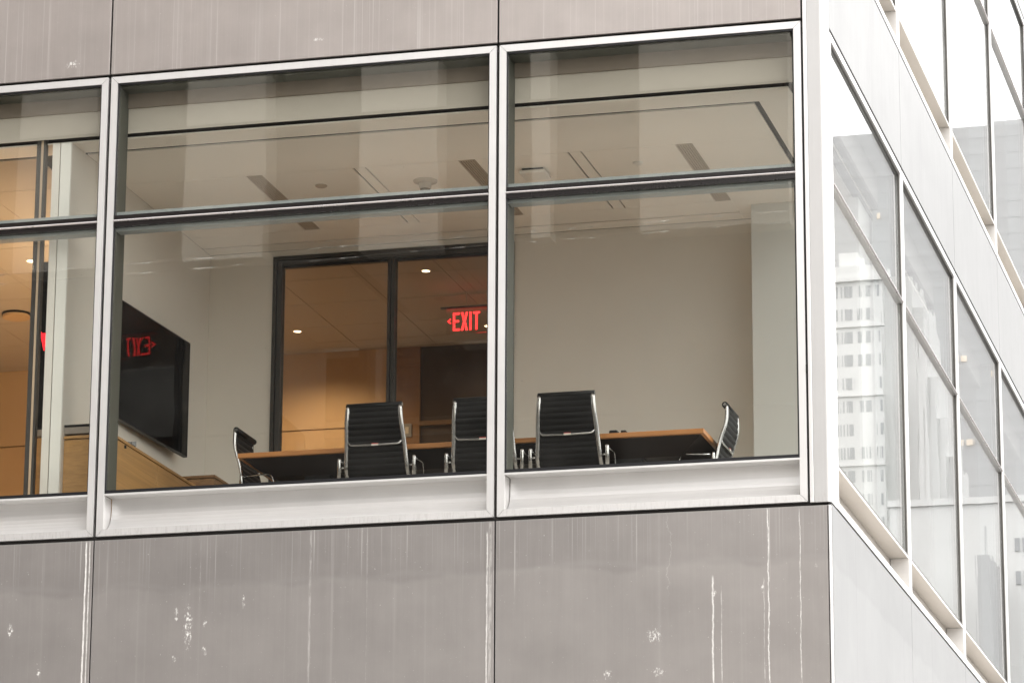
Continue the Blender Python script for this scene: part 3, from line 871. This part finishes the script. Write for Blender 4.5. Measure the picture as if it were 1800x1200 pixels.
def make_chair(label):
    c = thing('office_chair', label, 'chair', (0, 0, 0), group='ribbed black office chairs round the table')
    # ribbed sling
    bm = bmesh.new()
    s = 0.0
    rows = []
    for i, (y, z) in enumerate(DP):
        a = DP[max(i - 1, 0)]; b = DP[min(i + 1, len(DP) - 1)]
        ty, tz = b[0] - a[0], b[1] - a[1]; ll = math.hypot(ty, tz)
        ny, nz = -tz / ll, ty / ll
        if i: s += math.hypot(y - DP[i - 1][0], z - DP[i - 1][1])
        rib = abs(math.sin(math.pi * s / .047)) ** .6
        w = hw(z) - .012
        th = .004 + .010 * rib
        rows.append([bm.verts.new((sx * w, y + ny * q, z + nz * q)) for sx, q in ((-1, th), (1, th), (1, -th), (-1, -th))])
    for i in range(len(rows) - 1):
        for k in range(4): bm.faces.new((rows[i][k], rows[i][(k + 1) % 4], rows[i + 1][(k + 1) % 4], rows[i + 1][k]))
    bm.faces.new(rows[0]); bm.faces.new(rows[-1])
    finish('ribbed_sling', bm, M_black, c)
    for sx in (-1, 1):
        bm = bmesh.new()
        tube(bm, [(sx * (hw(z) + .004), y - .004, z) for y, z in DP[::4] + [DP[-1]]], .0185, 12, .8)
        finish('side_rail', bm, M_chrome, c, smooth=True)
        # arm loop beside the seat
        ax = sx * .315
        bm = bmesh.new()
        tube(bm, [(ax, -.165, .43), (ax, -.165, .618), (ax, -.163, .628)], [.0175, .0175, .015], 12)
        arm = finish('armrest', bm, M_chrome, c, smooth=True)
        bm = bmesh.new()
        tube(bm, fillet([(ax, -.150, .612), (ax, .10, .630), (ax, .14, .43), (sx * .262, .12, .43)], .05, 5), .0062, 8)
        finish('arm_loop', bm, M_chrome, arm, smooth=True)
        bm = bmesh.new(); tube(bm, [(sx * .266, -.160, .555), (ax, -.160, .555)], .007, 8); finish('arm_pin', bm, M_chrome, arm, smooth=True)
    bm = bmesh.new(); tube(bm, [(-.232, -.250, 1.037), (.232, -.250, 1.037)], .025, 16); tr_ = finish('top_roll', bm, M_black, c, smooth=True)
    for sx in (-1, 1):
        bm = bmesh.new(); tube(bm, [(sx * .2325, -.250, 1.037), (sx * .238, -.250, 1.037)], .015, 12); finish('roll_cap', bm, M_chrome, tr_, smooth=False)
    bm = bmesh.new(); tube(bm, [(-.24, .243, .452), (.24, .243, .452)], .021, 14); finish('front_roll', bm, M_black, c, smooth=True)
    # rear stretcher with upturned ends and its tag
    bm = bmesh.new()
    tube(bm, fillet([(-.226, -.212, .755), (-.206, -.224, .722), (0, -.232, .716), (.206, -.224, .722), (.226, -.212, .755)], .03, 4), [.006] * 5 + [.0095] * 7 + [.006] * 5 if False else .0088, 10)
    st = finish('stretcher', bm, M_chrome, c, smooth=True)
    B('tag', M_tag, st, -.020, .034, -.2445, -.2415, .7225, .728)
    B('tag_plate', M_tagw, st, -.022, .036, -.2455, -.2425, .709, .7222)
    bm = bmesh.new(); tube(bm, fillet([(-.25, .05, .43), (-.2, .05, .405), (.2, .05, .405), (.25, .05, .43)], .03, 3), .012, 10); finish('seat_stretcher', bm, M_chrome, c, smooth=True)
    bm = bmesh.new(); lathe(bm, [(.05, .40), (.05, .37), (.028, .36), (.028, .20), (.040, .19), (.040, .08)], n=18); finish('column', bm, M_chrome, c)
    for k in range(5):
        a = 2 * math.pi * k / 5 + .3
        d = Vector((math.cos(a), math.sin(a), 0))
        bm = bmesh.new(); tube(bm, [d * .035 + Vector((0, 0, .12)), d * .16 + Vector((0, 0, .105)), d * .30 + Vector((0, 0, .07))], [.022, .018, .012], 8)
        lg = finish('leg', bm, M_chrome, c, smooth=True)
        n = Vector((-d.y, d.x, 0))
        bm = bmesh.new(); p = d * .30 + Vector((0, 0, .027)); tube(bm, [p - n * .02, p + n * .02], .027, 12); finish('castor', bm, M_plastic, lg)
    return c

c0 = make_chair('black ribbed chair with its back to the window in front of the glass partition')
CY = 1.255
c0.location = (-3.888, CY, FL)
dup(c0, (-2.988, CY, FL), 0, 'black ribbed chair half hidden behind the middle mullion')
dup(c0, (-2.290, CY, FL), 0, 'black ribbed chair with its back to the window in the right hand bay')
dup(c0, (-1.375, 1.855, FL), R(90), 'black ribbed chair seen side on at the right end of the table')
dup(c0, (-5.000, 1.78, FL), R(-90), 'black ribbed chair seen side on at the left end of the table')

# ------------------------------------------------------------------ buildings mirrored in the glass
def far_block(name, label, dims, mat, cat='building', group=None):
    x0, x1, y0, y1, z1 = dims
    t_ = thing(name, label, cat, ((x0 + x1) / 2, y0, 0), group=group)
    L = t_.location
    B('walls', mat, t_, x0 - L.x, x1 - L.x, 0, y1 - y0, 0, z1)
    return t_

M_stone = plain('pale limestone', (0.60, 0.60, 0.59), 0.85, var=.05, scale=.2)
M_fgrey = plain('grey curtain wall', (0.42, 0.42, 0.42), 0.7, var=.05, scale=.05)
M_fwin = plain('far window', (0.33, 0.335, 0.34), 0.6)
M_lit = emit('lit far window', (1.0, .88, .74), .50)

pt = far_block('stone_tower', 'pale stone tower with rows of small windows mirrored in the first side window', (80.6, 104, 540, 570, 164.6), M_stone)
L = pt.location
B('crown', M_stone, pt, 84.7 - L.x, 88.4 - L.x, 3, 12, 164.6, 167.7)
B('cornice', M_stone, pt, 80.2 - L.x, 104.3 - L.x, -.7, 30, 161.9, 162.5)
B('setback', M_stone, pt, 77.6 - L.x, 80.59 - L.x, 2, 28, 0, 163.0)
B('setback', M_stone, pt, 76.2 - L.x, 77.59 - L.x, 3, 26, 0, 158.0)
B('setback', M_stone, pt, 74.9 - L.x, 76.19 - L.x, 4, 26, 0, 150.0)
wm = None
rr = random.Random(3)
groups = [(81.3, 1), (82.9, 2), (86.0, 3), (90.6, 2), (94.2, 3), (99, 2)]
for fl in range(17):
    zz = 159.3 - fl * 3.83
    for gx, n in groups:
        if rr.random() < .12: continue
        for k in range(n):
            if wm is None:
                bm = bmesh.new(); box(bm, -.30, .30, -.06, .02, 0, 1.9)
                o = finish('window', bm, M_fwin, pt); wm = o
            else:
                o = wm.copy(); col.objects.link(o); o.parent = pt
            o.location = (gx + k * 1.28 - L.x, 0, zz)
    if fl % 3 == 1:
        B('string_course', M_stone, pt, 80.4 - L.x, 104.1 - L.x, -.35, .5, zz - 1.2, zz - .85)

gt = far_block('grey_tower', 'broad hazy grey office block mirrored behind the pale stone tower', (60, 175, 800, 840, 272.0), M_fgrey)
L = gt.location
bands = bmesh.new()
for k in range(62):
    zz = 269 - k * 4.0
    box(bands, 60.5 - L.x, 174.5 - L.x, -.04, .2, zz, zz + 1.4)
o = finish('spandrel_band', bands, plain('grey spandrel', (0.43, 0.43, 0.43), .7), gt); o['kind'] = 'stuff'
for k in range(16):
    zz = 269 - 4.0 * rr.choice((5, 6, 9, 14, 14, 15, 19, 19, 24, 30)) + 1.6
    xx = rr.uniform(85, 140)
    B('lit_window', M_lit, gt, xx - L.x, xx + rr.choice((.8, 1.2, 2.0)) - L.x, -.6, -.2, zz, zz + 1.3)
B('roof_plant', M_fgrey, gt, 88 - L.x, 97 - L.x, 5, 25, 272, 274.6)
B('roof_plant', M_fgrey, gt, 108 - L.x, 116 - L.x, 5, 25, 272, 273.4)

lb = far_block('pale_block', 'low bright block mirrored along the foot of the side windows', (40, 59.0, 400, 430, 94.0), M_stone)
L = lb.location
B('parapet', M_stone, lb, 39.8 - L.x, 59.2 - L.x, -.3, 30, 94.0, 94.8)
for k in range(5):
    B('window', M_fwin, lb, 41.0 + k * .9 - L.x, 41.5 + k * .9 - L.x, -.15, .1, 88, 89.6)
    B('window', M_fwin, lb, 41.0 + k * .9 - L.x, 41.5 + k * .9 - L.x, -.15, .1, 84, 85.6)
ns = far_block('narrow_slab', 'narrow grey slab mirrored low in the third side window', (47.0, 48.7, 386, 398, 85.0), M_fgrey)
L = ns.location
B('roof_mast', M_fgrey, ns, -.1, .1, 3, 3.2, 85, 89)
sp = thing('stepped_tower', 'pale tower stepping down in narrow setbacks mirrored in the second side window', 'building', (73, 520, 0))
for k, (a, b, zz) in enumerate(((72.8, 74.2, 146), (71.5, 72.79, 140.5), (70.1, 71.49, 134), (69.0, 70.09, 128), (67.6, 68.99, 121))):
    B('setback', M_stone, sp, a - 73, b - 73, k * .6, 18, 0, zz)

# across the street, behind the camera: stone piers and dark glazing that the front glass mirrors
M_pier = plain('buff stone', (0.58, 0.54, 0.48), .8, var=.05, scale=.5)
M_ofill = plain('dark bronze glazing', (0.016, 0.0145, 0.013), .6, var=.2, scale=.6, spec=.1)
ob = far_block('pier_building', 'stone piered building mirrored as pale and dark bands in the front windows', (-24.4, -7.4, -60, -40.6, 27), M_ofill)
L = ob.location
xs = []
x = -69.0
for a, b in ((-23.4, -21.7), (-19.8, -18.1), (-16.1, -14.5), (-12.6, -12.2), (-10.4, -7.45)):
    B('pier', M_pier, ob, a - L.x, b - L.x, 19.4, 20.0, 21.8, 27.2)
for k in range(3):
    B('ledge', M_ofill, ob, -24.35 - L.x, -7.42 - L.x, 20.01, 20.12, 22.6 + k * 1.9, 22.72 + k * 1.9)
for k in range(7):
    B('spandrel', M_ofill, ob, -24.3 - L.x, -7.45 - L.x, 19.4, 19.62, 3.5 + k * 3.7, 4.6 + k * 3.7)
B('parapet', M_pier, ob, -24.4 - L.x, -7.4 - L.x, .1, 20.1, 27.21, 28.0)

tl = far_block('added_dark_tower', 'unseen dark brown tower added across the street to darken the left cladding', (-80, -24.6, -75, -38.5, 75), plain('added tower brown brick', (.16, .125, .105), .8, var=.1, scale=.4))  # added out of view so the left cladding mirrors something darker
L = tl.location
for k in range(9):
    for q in range(14):
        B('window', M_ofill, tl, -30 - k * 5.5 - L.x, -27.4 - k * 5.5 - L.x, 36.4, 36.62, 4 + q * 5, 7 + q * 5)  # windows of the added unseen tower

pl_ = far_block('added_pale_block', 'unseen pale stone block added across the street to brighten the lower right panels', (-9.5, 14, -58, -39.6, 16.3), M_pier)  # added out of view to lighten what the lower right panels mirror
L = pl_.location
for k in range(5):
    B('window', M_ofill, pl_, -8.5 + k * 4.4 - L.x, -6.3 + k * 4.4 - L.x, 18.35, 18.45, 6, 8.2)  # windows of the added unseen pale block
